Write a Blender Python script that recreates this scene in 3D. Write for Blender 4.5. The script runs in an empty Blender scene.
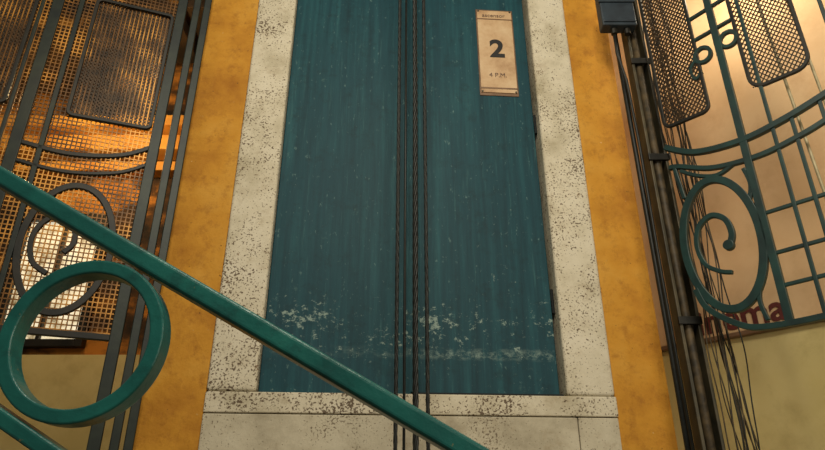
import bpy, math, random
from mathutils import Vector, Matrix
random.seed(7)
COL=bpy.context.scene.collection
pi=math.pi
# ---------------------------------------------------------------- materials
def lin(c):
    return tuple(((x/255)/12.92 if x/255<=.04045 else ((x/255+.055)/1.055)**2.4) for x in c)+(1,)
class M:
    def __init__(s,name,rough=.6,metal=0,spec=.5):
        s.m=bpy.data.materials.new(name); s.m.use_nodes=True
        s.n=s.m.node_tree.nodes; s.l=s.m.node_tree.links
        s.b=s.n['Principled BSDF']; s.b.inputs['Roughness'].default_value=rough; s.b.inputs['Metallic'].default_value=metal
        s.b.inputs['Specular IOR Level'].default_value=spec
        s.tc=s.n.new('ShaderNodeTexCoord')
    def noise(s,scale,detail=4,stretch=(1,1,1),rough=.6,off=(0,0,0)):
        mp=s.n.new('ShaderNodeMapping'); mp.inputs['Scale'].default_value=stretch; mp.inputs['Location'].default_value=off
        s.l.new(s.tc.outputs['Object'],mp.inputs[0])
        n=s.n.new('ShaderNodeTexNoise'); n.inputs['Scale'].default_value=scale; n.inputs['Detail'].default_value=detail; n.inputs['Roughness'].default_value=rough
        s.l.new(mp.outputs[0],n.inputs['Vector']); return n.outputs['Fac']
    def ramp(s,fac,stops):
        r=s.n.new('ShaderNodeValToRGB'); e=r.color_ramp.elements
        e[0].position,e[0].color=stops[0][0],stops[0][1]; e[1].position,e[1].color=stops[-1][0],stops[-1][1]
        for p,c in stops[1:-1]:
            k=e.new(p); k.color=c
        s.l.new(fac,r.inputs[0]); return r.outputs[0]
    def step(s,fac,a,b):
        r=s.n.new('ShaderNodeMapRange'); r.inputs['From Min'].default_value=a; r.inputs['From Max'].default_value=b
        s.l.new(fac,r.inputs['Value']); return r.outputs[0]
    def math(s,op,a,b):
        r=s.n.new('ShaderNodeMath'); r.operation=op
        for i,x in enumerate((a,b)):
            if isinstance(x,(int,float)): r.inputs[i].default_value=x
            else: s.l.new(x,r.inputs[i])
        return r.outputs[0]
    def mix(s,fac,a,b):
        r=s.n.new('ShaderNodeMix'); r.data_type='RGBA'
        if isinstance(fac,(int,float)): r.inputs[0].default_value=fac
        else: s.l.new(fac,r.inputs[0])
        for i,x in ((6,a),(7,b)):
            if isinstance(x,tuple): r.inputs[i].default_value=x
            else: s.l.new(x,r.inputs[i])
        return r.outputs[2]
    def z(s):
        x=s.n.new('ShaderNodeSeparateXYZ'); s.l.new(s.tc.outputs['Object'],x.inputs[0]); return x.outputs
    def col(s,c):
        if isinstance(c,tuple): s.b.inputs['Base Color'].default_value=c
        else: s.l.new(c,s.b.inputs['Base Color'])
    def bump(s,h,st=.3,d=.004):
        b=s.n.new('ShaderNodeBump'); b.inputs['Strength'].default_value=st; b.inputs['Distance'].default_value=d
        s.l.new(h,b.inputs['Height']); s.l.new(b.outputs[0],s.b.inputs['Normal'])
def band(m,z,a,b,soft):
    return m.math('MULTIPLY',m.step(z,a-soft,a+soft),m.step(z,b+soft,b-soft))

# yellow plaster
my=M('yellow_ochre_paint',.75,spec=.3)
c=my.ramp(my.noise(3.5,6),[(.3,lin((164,106,28))),(.52,lin((200,142,46))),(.75,lin((212,160,68)))])
c=my.mix(my.math('MULTIPLY',my.step(my.noise(14,8,off=(3,1,2),rough=.75),.50,.66),.6),c,lin((146,92,28)))
c=my.mix(my.step(my.noise(48,4,rough=.7),.65,.70),c,lin((92,62,30)))
c=my.mix(my.step(my.noise(30,5,off=(5,5,1),rough=.7),.67,.72),c,lin((214,190,140)))
my.col(c); my.bump(my.noise(14,8),.5,.014)
# white flaking paint / speckled stone
def white(name,lo,hi,k,base,dk=1):
    m=M(name,.78,spec=.3)
    c=m.ramp(m.noise(4,8,rough=.7),[(.32,lin(base[0])),(.52,lin(base[1])),(.72,lin(base[2]))])
    c=m.mix(m.math('MULTIPLY',m.step(m.noise(11,8,off=(1,9,4),rough=.75),.54,.72),.45),c,lin((146,124,90)))
    big=m.noise(4.5,4,off=(7,3,1)); f=m.noise(125,3,rough=.6)
    sp=m.step(m.math('ADD',f,m.math('MULTIPLY',big,k)),lo,hi)
    c=m.mix(m.math('MULTIPLY',sp,dk),c,lin((82,62,44)))
    f2=m.noise(46,6,off=(3,3,8),rough=.75)
    sp2=m.step(m.math('ADD',f2,m.math('MULTIPLY',m.noise(3,3,off=(2,8,5)),k)),lo+.05,hi+.05)
    c=m.mix(m.math('MULTIPLY',sp2,.8),c,lin((108,82,54)))
    m.col(c); m.bump(f2,.4,.006); return m
mw=white('chipped_white_paint',.815,.86,.46,((178,168,142),(212,203,180),(224,216,196)),.9)
mw2=white('worn_white_stone',.85,.89,.46,((158,148,126),(196,187,164),(210,202,180)),.75)
# teal door
md=M('teal_door_paint',.6,spec=.25)
xyz=md.z()
st=md.noise(11,7,stretch=(3,3,.13),rough=.65)
c=md.ramp(st,[(.3,lin((14,52,62))),(.5,lin((22,68,78))),(.72,lin((36,88,96)))])
c=md.mix(md.math('MULTIPLY',md.step(md.noise(2.2,5,off=(2,0,5)),.42,.7),.7),c,lin((18,62,74)))
c=md.mix(md.math('MULTIPLY',md.step(md.noise(26,6,stretch=(2.4,2.4,.10),off=(6,0,2),rough=.7),.60,.74),.4),c,lin((78,130,130)))
c=md.mix(md.math('MULTIPLY',md.step(md.noise(14,8,off=(2,4,2),rough=.78),.53,.70),.6),c,lin((14,42,48)))
mx=md.noise(34,8,stretch=(1,1,1.3),rough=.76,off=(4,2,6))
bn=band(md,xyz[2],2.12,2.32,.06)
low=md.step(xyz[2],3.0,2.25)
clus=md.step(md.noise(4.2,4,stretch=(1,1,1.3),off=(1,0,2)),.40,.56)
thr=md.math('ADD',mx,md.math('ADD',md.math('MULTIPLY',bn,md.math('ADD',md.math('MULTIPLY',clus,.10),.025)),md.math('MULTIPLY',low,.035)))
chips=md.step(thr,.665,.715)
c=md.mix(md.math('MULTIPLY',chips,.8),c,lin((150,170,160)))
ln=band(md,xyz[2],2.118,2.140,.016)
lx=md.step(xyz[0],-.15,.12)
c=md.mix(md.math('MULTIPLY',md.math('MULTIPLY',ln,md.math('MULTIPLY',md.math('ADD',lx,.3),md.step(md.noise(22,8,stretch=(1,1,1.6),rough=.8),.47,.62))),.75),c,lin((146,168,158)))
c=md.mix(md.math('MULTIPLY',md.step(md.noise(60,5,stretch=(1,1,.5),off=(8,8,1),rough=.7),.635,.69),.5),c,lin((112,146,142)))
c=md.mix(md.math('MULTIPLY',md.step(md.noise(9,8,off=(9,2,1),rough=.8),.62,.72),.4),c,lin((100,134,126)))
md.col(c); md.bump(md.noise(7,5,stretch=(2,2,.4)),.3,.006)
def simple(name,a,b,rough=.5,metal=0,scale=12,bm=.15):
    m=M(name,rough,metal); m.col(m.ramp(m.noise(scale,5),[(.35,lin(a)),(.7,lin(b))])); m.bump(m.noise(scale*3,3),bm,.003); return m
miron=simple('dark_teal_iron',(10,38,38),(22,60,56),.45)
mdark=simple('blackened_iron',(14,16,14),(38,34,26),.5,.2)
mgreendark=simple('dull_green_iron',(12,24,24),(34,44,34),.5,.2)
mgold=M('brass_wire_lit_patches',.45,.4)
mgold.col(mgold.ramp(mgold.noise(5,5,off=(2,2,2)),[(.38,lin((58,38,16))),(.50,lin((120,80,32))),(.62,lin((200,142,62)))]))  # brightest golds paint lamplit patches onto the wires
mrust=simple('brown_wire_mesh',(32,26,18),(80,58,32),.5,.3,30)
mgrey=simple('grey_brown_steel',(50,48,38),(92,82,58),.5,.2)
mcable=simple('black_steel_rope',(10,14,14),(34,36,32),.5,.2,60)
mwire=simple('dusty_wire',(40,34,24),(96,80,54),.6,0,30)
mbox=simple('slate_blue_enamel',(24,34,44),(42,56,66),.5)
mpale=simple('pale_steel_rod',(150,138,104),(196,182,145),.45,.1,20)
mr=M('glossy_green_railing',.35)
c=mr.ramp(mr.noise(7,6),[(.3,lin((10,72,70))),(.6,lin((22,96,90))),(.8,lin((48,122,110)))])  # lightest teal paints highlights into the railing colour
c=mr.mix(mr.step(mr.noise(32,5,off=(2,2,2),rough=.7),.66,.71),c,lin((150,120,56)))  # gold flecks painted as small glints
c=mr.mix(mr.math('MULTIPLY',mr.step(mr.noise(20,6,off=(5,2,7),rough=.7),.53,.7),.6),c,lin((10,48,48)))
mr.col(c); mr.bump(mr.noise(26,5),.5,.004)
def dirty(name,a,b,stain,rough=.7):
    m=M(name,rough,spec=.3); c=m.ramp(m.noise(2.2,5),[(.35,lin(a)),(.7,lin(b))])
    c=m.mix(m.math('MULTIPLY',m.step(m.noise(6,8,off=(3,1,7),rough=.7),.5,.72),.5),c,lin(stain)); m.col(c); m.bump(m.noise(9,5),.15,.006); return m
mpeach=dirty('peach_panel',(216,178,132),(230,198,154),(194,152,108),.65)
mcream=dirty('pale_yellow_plaster',(208,190,126),(226,210,150),(176,156,100),.8)
mred=simple('dark_red_lettering',(84,28,24),(104,38,30),.6)
mbackl=M('amber_stain_and_shade_plaster',.85)
c=mbackl.ramp(mbackl.noise(2.6,6,stretch=(1,1,1.8)),[(.40,lin((20,14,8))),(.52,lin((78,50,18))),(.62,lin((190,124,42)))])  # amber stain; near-black areas put the dim stairwell's shade into the colour
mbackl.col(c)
mochre=simple('ochre_ledge',(190,124,40),(232,172,72),.7,0,5)
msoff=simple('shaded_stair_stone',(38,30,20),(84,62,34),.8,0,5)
mdoorgap=simple('gap_shade_tone',(8,14,16),(14,22,24),.8)  # near-black tone painting shade in the door gaps, shared by hinges and bead
mpaper=M('aged_paper',.5)
c=mpaper.ramp(mpaper.noise(9,6,rough=.7),[(.3,lin((168,130,92))),(.5,lin((200,166,126))),(.7,lin((214,186,148)))]); 
mpaper.col(c)
mtape=simple('brown_tape',(98,72,50),(136,104,76),.5)
mink=simple('black_ink',(18,16,16),(30,26,24),.6)
mfade=simple('faded_ink',(96,74,60),(116,92,74),.6)
mfloor=simple('stone_floor',(96,84,66),(140,124,98),.6,0,3)
mwin=M('frosted_glass_lit',.5)
wc=mwin.ramp(mwin.noise(9,6,rough=.7),[(.35,lin((120,104,70))),(.5,lin((225,214,180))),(.7,lin((246,240,215)))])
mwin.col(wc); mwin.l.new(wc,mwin.b.inputs['Emission Color']); mwin.b.inputs['Emission Strength'].default_value=.85

# ---------------------------------------------------------------- mesh builder
class B:
    def __init__(s): s.v=[]; s.f=[]
    def box(s,a,b,fr=None):
        i=len(s.v)
        for x in (a[0],b[0]):
            for y in (a[1],b[1]):
                for z in (a[2],b[2]):
                    s.v.append(fr(x,z,y) if fr else (x,y,z))
        for q in ((0,1,3,2),(4,6,7,5),(0,4,5,1),(2,3,7,6),(0,2,6,4),(1,5,7,3)): s.f.append([i+k for k in q])
        return s
    def tube(s,pts,r,n=6,closed=False):
        pts=[Vector(p) for p in pts]; N=len(pts); base=len(s.v)
        prev=None
        for i,p in enumerate(pts):
            if closed: t=(pts[(i+1)%N]-pts[i-1]).normalized()
            else: t=(pts[min(i+1,N-1)]-pts[max(i-1,0)]).normalized()
            if prev is None:
                u=t.orthogonal().normalized()
            else:
                u=(prev-t*prev.dot(t)).normalized()
            prev=u; w=t.cross(u)
            for k in range(n):
                a=2*pi*k/n; s.v.append(tuple(p+(u*math.cos(a)+w*math.sin(a))*r))
        for i in range(N if closed else N-1):
            for k in range(n):
                a=base+i*n+k; b=base+i*n+(k+1)%n; j=(i+1)%N
                s.f.append([a,b,base+j*n+(k+1)%n,base+j*n+k])
        if not closed:
            s.f.append([base+k for k in range(n)][::-1]); s.f.append([base+(N-1)*n+k for k in range(n)])
        return s
    def strap(s,pts,w,d,fr,closed=False,o=0,taper=None):
        """flat bar swept along 2-D points (s,z) in frame fr; w = in-plane width, d = depth"""
        N=len(pts); base=len(s.v); P=[Vector((p[0],p[1])) for p in pts]
        for i,p in enumerate(P):
            if closed: t=P[(i+1)%N]-P[i-1]
            else: t=P[min(i+1,N-1)]-P[max(i-1,0)]
            t.normalize(); nn=Vector((-t.y,t.x)); ww=w*(taper(i/(N-1)) if taper else 1)
            for (q,e) in ((1,-1),(1,1),(-1,1),(-1,-1)):
                z=p+nn*q*ww/2; s.v.append(fr(z.x,z.y,o+e*d/2))
        for i in range(N if closed else N-1):
            j=(i+1)%N
            for k in range(4):
                s.f.append([base+i*4+k,base+i*4+(k+1)%4,base+j*4+(k+1)%4,base+j*4+k])
        if not closed:
            s.f.append([base+k for k in range(4)][::-1]); s.f.append([base+(N-1)*4+k for k in range(4)])
        return s
    def disc(s,cx,cz,r,d,fr,n=16):
        i=len(s.v)
        for e in (-1,1):
            for k in range(n):
                a=2*pi*k/n; s.v.append(fr(cx+r*math.cos(a),cz+r*math.sin(a),e*d/2))
        s.f.append([i+k for k in range(n)]); s.f.append([i+n+k for k in range(n)])
        for k in range(n): s.f.append([i+k,i+(k+1)%n,i+n+(k+1)%n,i+n+k])
        return s
    def make(s,name,mat,parent=None,bevel=0,smooth=False,seg=2):
        me=bpy.data.meshes.new(name); me.from_pydata([tuple(v) for v in s.v],[],s.f); me.update()
        import bmesh
        bm=bmesh.new(); bm.from_mesh(me); bmesh.ops.recalc_face_normals(bm,faces=bm.faces); bm.to_mesh(me); bm.free()
        o=bpy.data.objects.new(name,me); COL.objects.link(o); me.materials.append(mat.m)
        if parent: o.parent=parent
        if bevel:
            b=o.modifiers.new('bevel','BEVEL'); b.width=bevel; b.segments=seg; b.limit_method='ANGLE'
        if smooth:
            for p in me.polygons: p.use_smooth=True
        return o
def empty(name,rz=0,loc=(0,0,0)):
    e=bpy.data.objects.new(name,None); COL.objects.link(e); e.rotation_euler=(0,0,rz); e.location=loc; return e
def text(name,body,size,loc,rot,mat,parent=None,align='CENTER',ext=.0008,bold=0):
    cu=bpy.data.curves.new(name,'FONT'); cu.body=body; cu.size=size; cu.align_x=align; cu.align_y='CENTER'; cu.extrude=ext; cu.offset=bold
    o=bpy.data.objects.new(name,cu); COL.objects.link(o); o.location=loc; o.rotation_euler=rot; cu.materials.append(mat.m)
    if parent: o.parent=parent
    return o
WA=math.radians(4)   # the landing wall is turned 4 degrees

# ---------------------------------------------------------------- landing wall (pier, frame, door)
def onwall(o): o.rotation_euler=(0,0,WA); return o
w=B()
w.box((-.975,0,0),(-.738,.45,5)); w.box((.753,0,0),(.964,.45,5)); w.box((-.738,.02,4.6),(.753,.45,5))
onwall(w.make('wall_back',my,bevel=.006))
fr=B(); fr.box((-.738,-.010,1.968),(-.562,.2,4.6)); 
fr.box((.572,-.010,1.968),(.753,.2,4.6)); fr.box((-.562,-.01,4.45),(.572,.2,4.6))
onwall(fr.make('trim_1',mw,bevel=.012,seg=3))
th=B(); th.box((-.738,-.011,1.893),(.755,.25,1.9665))
onwall(th.make('trim_2',mw,bevel=.005,seg=3))
ap=B(); ap.box((-.738,-.008,0),(.60,.2,1.890)); ap.box((.6025,-.008,0),(.753,.2,1.890))
onwall(ap.make('wall_apron',mw2,bevel=.004))
door=empty('door_1',WA)
d=B(); d.box((-.560,.03,1.970),(-.004,.085,4.44)); d.make('leaf_left',md,door,bevel=.004)
d=B(); d.box((.004,.045,1.975),(.560,.085,4.44)); d.make('leaf_right',md,door,bevel=.004)
d=B(); d.box((-.03,.030,1.98),(.03,.046,4.44)); d.make('meeting_stile_cover',md,door,bevel=.003)
d=B(); d.box((-.56,.1,1.97),(.57,.12,4.44)); d.make('gap_shade_backing',mdoorgap,door)  # dark sheet standing in for the shade behind the leaves
d=B(); d.box((.005,.02,1.9675),(.566,.044,1.978)); d.make('sill_bead',mdoorgap,door,bevel=.002)
for zz in (2.35,3.2,4.1):
    d=B(); d.tube([(.566,.045,zz-.05),(.566,.045,zz+.05)],.006,8); d.make('hinge_%d'%int(zz*100),mdoorgap,door)

sign=empty('floor_number_sign',WA); sign.location=(0,0,.065)
b=B(); b.box((.318,.0405,3.285),(.502,.0445,3.81)); b.make('backing_plate',mtape,sign,bevel=.002)
b=B(); b.box((.324,.036,3.30),(.495,.0407,3.80)); b.make('paper',mpaper,sign,bevel=.001)
b=B(); b.box((.322,.0345,3.742),(.498,.0405,3.748)); b.box((.322,.0345,3.320),(.498,.0405,3.328)); b.make('tape_strips',mtape,sign)
R90=(pi/2,0,0)
text('numeral','2',.145,(.412,.035,3.555),R90,mink,sign,bold=.0045)
text('top_line','ascensor',.032,(.405,.035,3.768),R90,mfade,sign)
text('bottom_line','4 P.M.',.034,(.408,.035,3.40),R90,mfade,sign)
for x,zz in ((.330,3.795),(.488,3.795),(.330,3.305),(.488,3.305)):
    b=B(); b.tube([(x,.042,zz),(x,.034,zz)],.005,10); b.make('screw',mgrey,sign)

# ---------------------------------------------------------------- hoist ropes
hc=empty('hoist_ropes')
for i,(x,r) in enumerate(((-.052,.0065),(-.026,.0045),(.010,.0095),(.047,.0065))):
    b=B()
    if i in (0,2,3):
        for k in range(4):
            pts=[]
            for j in range(260):
                zz=.3+4.6*j/259; a=zz*2*pi/.16+k*pi/2
                pts.append((x+math.cos(a)*r*.55,-.35+math.sin(a)*r*.55,zz))
            b.tube(pts,r*.55,5)
    else: b.tube([(x,-.35,.3),(x,-.35,4.9)],r,8)
    b.make('rope_%d'%i,mcable,hc,smooth=True)

# ---------------------------------------------------------------- planar frames for ironwork
def frame(p0,d):
    n=(-d[1],d[0])
    return lambda s,z,o=0:(p0[0]+s*d[0]+o*n[0],p0[1]+s*d[1]+o*n[1],z)
def arc(cx,cz,rx,rz,a0,a1,n=40):
    return [(cx+rx*math.cos(math.radians(a0+(a1-a0)*i/n)),cz+rz*math.sin(math.radians(a0+(a1-a0)*i/n))) for i in range(n+1)]
def ell(cx,cz,rx,rz,n=56): return arc(cx,cz,rx,rz,0,360*(n-1)/n,n-1)
def spline(P,n=14):
    P=[P[0]]+list(P)+[P[-1]]; out=[]
    for i in range(1,len(P)-2):
        for j in range(n):
            t=j/n; q=[]
            for k in (0,1):
                a,b_,c_,d_=P[i-1][k],P[i][k],P[i+1][k],P[i+2][k]
                q.append(.5*((2*b_)+(-a+c_)*t+(2*a-5*b_+4*c_-d_)*t*t+(-a+3*b_-3*c_+d_)*t**3))
            out.append(tuple(q))
    out.append(tuple(P[-1])); return out
def diamond(b,fr,s0,s1,z0,z1,pitch,slope,w):
    for sg in (1,-1):
        k=-((z1-z0)/slope+(s1-s0))
        while k<(s1-s0)+(z1-z0)/slope:
            base=(s0+k) if sg>0 else (s1-k)
            def sat(z): return base+sg*(z-z0)/slope
            zA=z0+(s0-base)*sg*slope; zB=z0+(s1-base)*sg*slope
            lo=max(z0,min(zA,zB)); hi=min(z1,max(zA,zB))
            if hi-lo>.004: b.strap([(sat(lo),lo),(sat(hi),hi)],w,w,fr,o=.001*sg)
            k+=pitch
def rrect(s0,s1,z0,z1,r,n=6):
    out=[]
    for cx,cz,a in ((s1-r,z1-r,0),(s0+r,z1-r,90),(s0+r,z0+r,180),(s1-r,z0+r,270)):
        out+=arc(cx,cz,r,r,a,a+90,n)
    return out

# ---------------------------------------------------------------- right lift cage
q=.70711
FR=frame((.95,-.12),(q,-q))
cage=empty('lift_cage')
b=B()
b.strap([(.372,2.12),(.372,4.5)],.026,.02,FR)
b.strap(spline([(.09,2.905),(.20,2.835),(.36,2.812),(.50,2.828),(.66,2.868),(.95,2.96)]),.022,.022,FR)
b.strap(spline([(.09,2.81),(.13,2.80),(.25,2.745),(.41,2.728),(.55,2.748),(.66,2.778),(.95,2.87)]),.018,.018,FR)
b.strap(spline([(.10,2.30),(.13,2.22),(.22,2.145),(.30,2.120),(.48,2.118),(.70,2.14),(.95,2.17)]),.020,.022,FR)
b.make('main_bars',miron,cage,bevel=.003)
b=B()
b.strap(ell(.222,2.45,.132,.25),.028,.02,FR,closed=True)
S=spline([(.245,2.425),(.262,2.47),(.250,2.53),(.205,2.56),(.155,2.53),(.135,2.46),(.150,2.385),(.195,2.345),(.235,2.33)],12)
b.strap(S,.018,.018,FR,taper=lambda t:1.25-.5*t); b.disc(.243,2.43,.019,.022,FR)
b.strap([(.11,2.80),(.125,2.66)],.014,.016,FR)
b.strap(spline([(.13,2.78),(.19,2.735),(.26,2.71),(.33,2.735)]),.014,.016,FR)
b.strap(spline([(.34,2.56),(.36,2.63),(.35,2.70)]),.014,.016,FR)
b.strap(spline([(.335,2.32),(.30,2.22),(.31,2.14)]),.014,.016,FR)
b.make('oval_scroll',miron,cage,bevel=.003)
b=B()
for s_,z0,z1 in ((.475,2.12,4.5),(.54,2.13,2.835),(.635,2.13,2.86),(.73,2.14,4.5)):
    b.strap([(s_,z0),(s_,z1)],.013,.012,FR)
for z in (2.51,2.36,2.245):
    b.strap([(.372,z),(.95,z+.01)],.013,.012,FR,o=.004)
b.make('lattice_bars',miron,cage,bevel=.002)
b=B()
for s_,z_ in ((.308,3.245),(.412,3.262)):
    b.strap(ell(s_,z_,.031,.034,28),.014,.016,FR,closed=True)
b.strap(spline([(.275,3.235),(.25,3.20),(.262,3.15),(.29,3.17)]),.011,.014,FR)
b.strap([(.28,3.33),(.45,3.345)],.012,.014,FR)
b.strap([(.28,3.44),(.45,3.46)],.012,.014,FR)
b.make('rings',miron,cage,bevel=.002)
b=B()
b.strap(rrect(.105,.285,2.99,3.72,.03),.013,.014,FR,closed=True)
b.strap(rrect(.445,.645,3.0,3.62,.05),.013,.014,FR,closed=True)
b.make('panel_frames',mdark,cage,bevel=.002)
b=B()
diamond(b,FR,.11,.28,2.995,3.715,.018,1.3,.0048)
diamond(b,FR,.45,.64,3.005,3.615,.018,1.3,.0036)
b.make('expanded_mesh',mrust,cage)
b=B()
b.tube([FR(.50,4.6,.05),FR(.565,2.4,.05),FR(.60,1.0,.05)],.0055,8)
b.tube([FR(.60,4.6,.05),FR(.655,2.4,.05)],.005,8)
b.make('guide_rods',mpale,cage)

# ---------------------------------------------------------------- left lift cage
cl,sl=math.cos(math.radians(20)),math.sin(math.radians(20))
FL=frame((-.95,-.12),(-cl,-sl))
cage2=empty('lift_cage.001')
b=B()
b.strap([(.0,.3),(.0,4.5)],.030,.03,FL)
b.strap([(.045,.3),(.045,4.5)],.030,.03,FL,o=-.02)
b.strap([(.105,.3),(.105,4.5)],.040,.03,FL)
b.strap([(.585,.3),(.585,4.5)],.042,.03,FL)
b.strap([(.50,.3),(.50,4.5)],.020,.02,FL)
b.strap([(.95,.3),(.95,4.5)],.03,.03,FL)
b.strap([(.64,1.9),(.64,4.5)],.014,.02,FL)
b.make('posts',mgreendark,cage2,bevel=.003)
b=B()
b.strap(spline([(.10,2.93),(.22,2.86),(.40,2.83),(.58,2.85)]),.018,.02,FL)
b.strap(spline([(.10,2.85),(.22,2.78),(.40,2.75),(.58,2.77)]),.014,.02,FL)
b.strap(ell(.33,2.45,.15,.25),.024,.02,FL,closed=True)
b.strap([(.68-x,z) for x,z in spline([(.345,2.425),(.372,2.47),(.355,2.54),(.305,2.57),(.255,2.53),(.235,2.46),(.255,2.38),(.31,2.34)],12)],.018,.018,FL)
b.strap([(.1,2.13),(.95,2.13)],.022,.02,FL)
b.strap([(.1,3.72),(.95,3.72)],.018,.02,FL)
b.make('scrollwork',mdark,cage2,bevel=.002)
b=B(); b.strap(rrect(.135,.44,3.0,3.60,.02),.014,.014,FL,closed=True,o=.012)
b.strap(rrect(.66,.92,3.0,3.60,.02),.014,.014,FL,closed=True,o=.012); b.make('panel_frames',mdark,cage2,bevel=.002)
b=B()
p=.0165
s_=.12
while s_<.94:
    b.strap([(s_,2.14),(s_,4.2)],.0042,.003,FL,o=.002); s_+=p
z=2.145
while z<4.2:
    b.strap([(.11,z),(.94,z)],.0042,.003,FL,o=-.001); z+=p*1.1
b.make('woven_mesh',mgold,cage2)
b=B(); diamond(b,FL,.14,.435,3.005,3.595,.015,1.1,.0046); diamond(b,FL,.665,.915,3.005,3.595,.015,1.1,.0046); b.make('infill_mesh',mrust,cage2)

# ---------------------------------------------------------------- steel column with conduit, box, wires
col=empty('steel_column')
b=B()
b.box((.980,-.095,0),(.992,-.03,4.6)); b.box((.992,-.042,0),(1.058,-.03,4.6)); b.box((1.046,-.095,0),(1.058,-.042,4.6))
b.make('channel',mgrey,col,bevel=.002)
b=B()
for z in (.8,1.5,2.2,2.9,3.4,4.1): b.box((.976,-.103,z),(1.062,-.090,z+.03))
b.make('clamps',mdark,col,bevel=.002)
b=B(); b.tube([(1.018,-.072,0),(1.018,-.072,4.6)],.016,12); b.make('conduit',mwire,col,smooth=True)
b=B(); b.tube([(.952,-.03,0),(.957,-.03,2.2),(.952,-.03,3.5),(.95,-.03,4.6)],.011,8); b.make('edge_cable',mcable,col,smooth=True)
jb=empty('junction_box')
b=B(); b.box((.855,-.16,3.57),(1.01,-.10,3.80)); b.make('case',mbox,jb,bevel=.006)
b=B(); b.box((.85,-.168,3.70),(1.015,-.155,3.805)); b.box((.86,-.166,3.585),(1.005,-.158,3.60)); b.make('lid',mbox,jb,bevel=.003)
b=B(); b.tube([(.91,-.13,3.58),(.91,-.13,3.54)],.014,10); b.tube([(.97,-.13,3.58),(.97,-.13,3.54)],.014,10); b.make('glands',mdark,jb)
b=B()
pts=[(.91,-.13,3.535),(.915,-.11,3.45),(.94,-.10,3.3),(.955,-.08,3.0),(.955,-.07,2.4),(.958,-.07,1.4)]
b.tube([Vector(p) for p in pts],.007,8)
b.make('feed_cable',mcable,jb,smooth=True)
wires=empty('electrical_wires')
def wire(b,x0,r,am,fq,ph,y0,z0=.4,z1=3.9,drift=0):
    pts=[]
    n=110
    for j in range(n):
        z=z0+(z1-z0)*j/(n-1)
        pts.append((x0+am*math.sin(z*fq+ph)+.004*math.sin(z*17+ph)+drift*(z-2.9),y0+.5*am*math.cos(z*fq*1.3+ph),z))
    b.tube(pts,r,6)
b=B()
for k in range(10):
    wire(b,1.060+.009*k,.0020+.0012*random.random(),.008+.016*random.random(),2+5*random.random(),random.random()*6,-.12-.012*(k%3),drift=-.010*random.random())
b.make('wire_bundle',mwire,wires,smooth=True)
b=B()
for k in range(4):
    wire(b,1.062+.025*k,.0024,.010+.016*random.random(),2+5*random.random(),random.random()*6,-.14-.01*(k%2),drift=-.012*random.random())
b.make('black_wires',mcable,wires,smooth=True)

# ---------------------------------------------------------------- walls beyond
FW=frame((1.05,.68),(q,-q))
b=B(); b.box((-.9,0,0),(2.6,.1,5),FW); b.make('wall_right',mcream)
pan=empty('wall_sign')
b=B(); b.box((-.3,-.03,2.285),(2.4,-.004,4.9),FW); b.make('panel',mpeach,pan,bevel=.008)
b=B(); b.box((-.3,-.034,2.268),(2.4,-.004,2.288),FW); b.make('shadow_rim',mtape,pan,bevel=.004)  # brown strip painting the shadow along the panel's lower edge
t=text('lettering','cinema',.155,FW(.715,2.350,-.034),(pi/2,0,-pi/4),mred,pan,align='RIGHT',ext=.002,bold=.003)
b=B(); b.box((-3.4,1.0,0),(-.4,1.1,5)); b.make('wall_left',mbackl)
b=B(); b.box((-3.4,.86,3.56),(-.8,.998,3.66)); b.box((-3.4,.80,3.69),(-.8,.998,3.76)); b.box((-3.4,.9,3.44),(-.8,.998,3.50))
b.make('trim_3',mochre,bevel=.006)
# stair flight seen from below, beyond the left cage
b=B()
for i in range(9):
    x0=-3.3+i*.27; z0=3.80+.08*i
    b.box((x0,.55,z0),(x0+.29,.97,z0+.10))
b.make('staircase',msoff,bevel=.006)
b=B(); b.box((-3.4,.97,0),(-.8,.998,2.36)); b.make('baseboard_left',mcream)
win=empty('window_1')
b=B(); b.box((-2.20,.985,2.44),(-1.78,.995,3.14)); b.make('pane',mwin,win)
b=B()
b.box((-2.24,.95,2.40),(-2.2,.998,3.18)); b.box((-1.78,.95,2.40),(-1.74,.998,3.18)); b.box((-2.2,.95,3.14),(-1.78,.998,3.18)); b.box((-2.2,.95,2.40),(-1.78,.998,2.44)); b.box((-2.0,.96,2.44),(-1.98,.998,3.14))
b.make('casing',mdark,win,bevel=.003)
b=B(); b.box((-3.6,-3.6,-.1),(3.6,1.3,0)); b.make('floor',mfloor)

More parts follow.
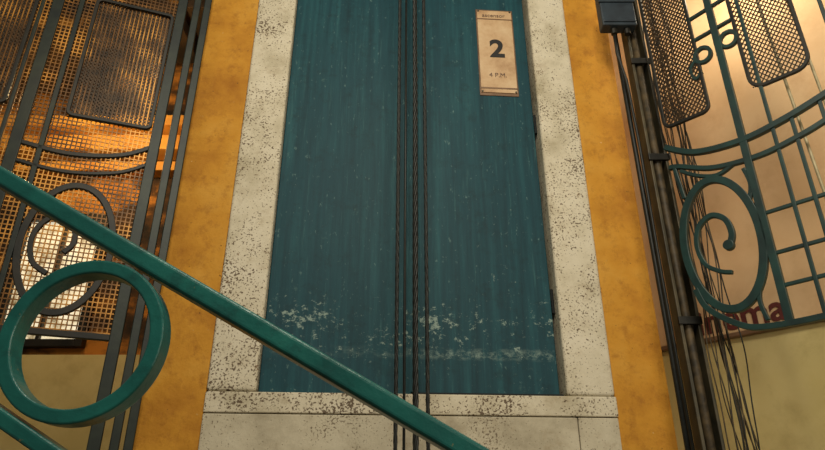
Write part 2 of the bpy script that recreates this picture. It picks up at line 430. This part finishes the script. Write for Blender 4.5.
# ---------------------------------------------------------------- stair railing
FRL=frame((0,-1.55),(1,0))
rail=empty('stair_railing')
sl_=-.568
def RL(x): return 1.986+sl_*(x+.619)
b=B(); b.strap([(-1.3,RL(-1.3)),(.75,RL(.75))],.027,.036,FRL); b.make('handrail',mr,rail,bevel=.006,seg=4)
def low(x): return RL(x)-.147*2
b=B(); b.strap([(-1.3,low(-1.3)),(.75,low(.75))],.020,.03,FRL); b.make('lower_bar',mr,rail,bevel=.004,seg=3)
for k,xc in enumerate((-.437,-.437-.62,)):
    b=B(); b.strap(ell(xc,RL(xc)-.147,.099,.101,72),.019,.032,FRL,closed=True); b.make('ring_%d'%k,mr,rail,bevel=.003,seg=3,smooth=False)
b=B()
for x in (-1.25,.7): b.strap([(x,0),(x,RL(x))],.022,.022,FRL)
b.make('balusters',mr,rail,bevel=.003)

# ---------------------------------------------------------------- lights
def area(name,loc,rot,size,e,c):
    l=bpy.data.lights.new(name,'AREA'); l.size=size; l.energy=e; l.color=c
    o=bpy.data.objects.new(name,l); COL.objects.link(o); o.location=loc; o.rotation_euler=rot; return o
def point(name,loc,e,c,r=.08):
    l=bpy.data.lights.new(name,'POINT'); l.energy=e; l.color=c; l.shadow_soft_size=r
    o=bpy.data.objects.new(name,l); COL.objects.link(o); o.location=loc; return o
def aim(o,t): o.rotation_euler=(Vector(t)-o.location).to_track_quat('-Z','Y').to_euler()
k=area('key_area_light',(.1,-2.9,4.3),(0,0,0),.9,76,(1,.91,.73)); aim(k,(.1,0,2.5))  # added key light above and behind the camera, no fixture
k=area('right_area_light',(1.3,-2.6,2.2),(0,0,0),.8,16,(1,.89,.7)); aim(k,(.6,0,2.3))  # warm area light from the right, aimed at the wall
point('amber_bulb',(-1.75,.35,3.45),20,(1,.66,.30),.05)
point('mesh_gold_light',(-1.35,-.75,3.3),1.2,(1,.72,.38))  # added unseen light, placed to turn the left mesh gold
point('right_point_light',(1.45,-.2,3.9),10,(1,.86,.64))  # warm point light in front of the peach panel
W=bpy.data.worlds.new('interior_ambient'); bpy.context.scene.world=W; W.use_nodes=True
W.node_tree.nodes['Background'].inputs[0].default_value=(1,.88,.68,1); W.node_tree.nodes['Background'].inputs[1].default_value=.11

f=650;tl=math.radians(25.6)
cam=bpy.data.objects.new("camera",bpy.data.cameras.new("camera"));COL.objects.link(cam)
cam.location=(0,-2.4,1.5);cam.rotation_euler=(pi/2+tl,0,0);cam.data.sensor_width=36;cam.data.lens=f/825*36;cam.data.clip_start=.02
bpy.context.scene.camera=cam
bpy.context.scene.view_settings.view_transform='Standard'
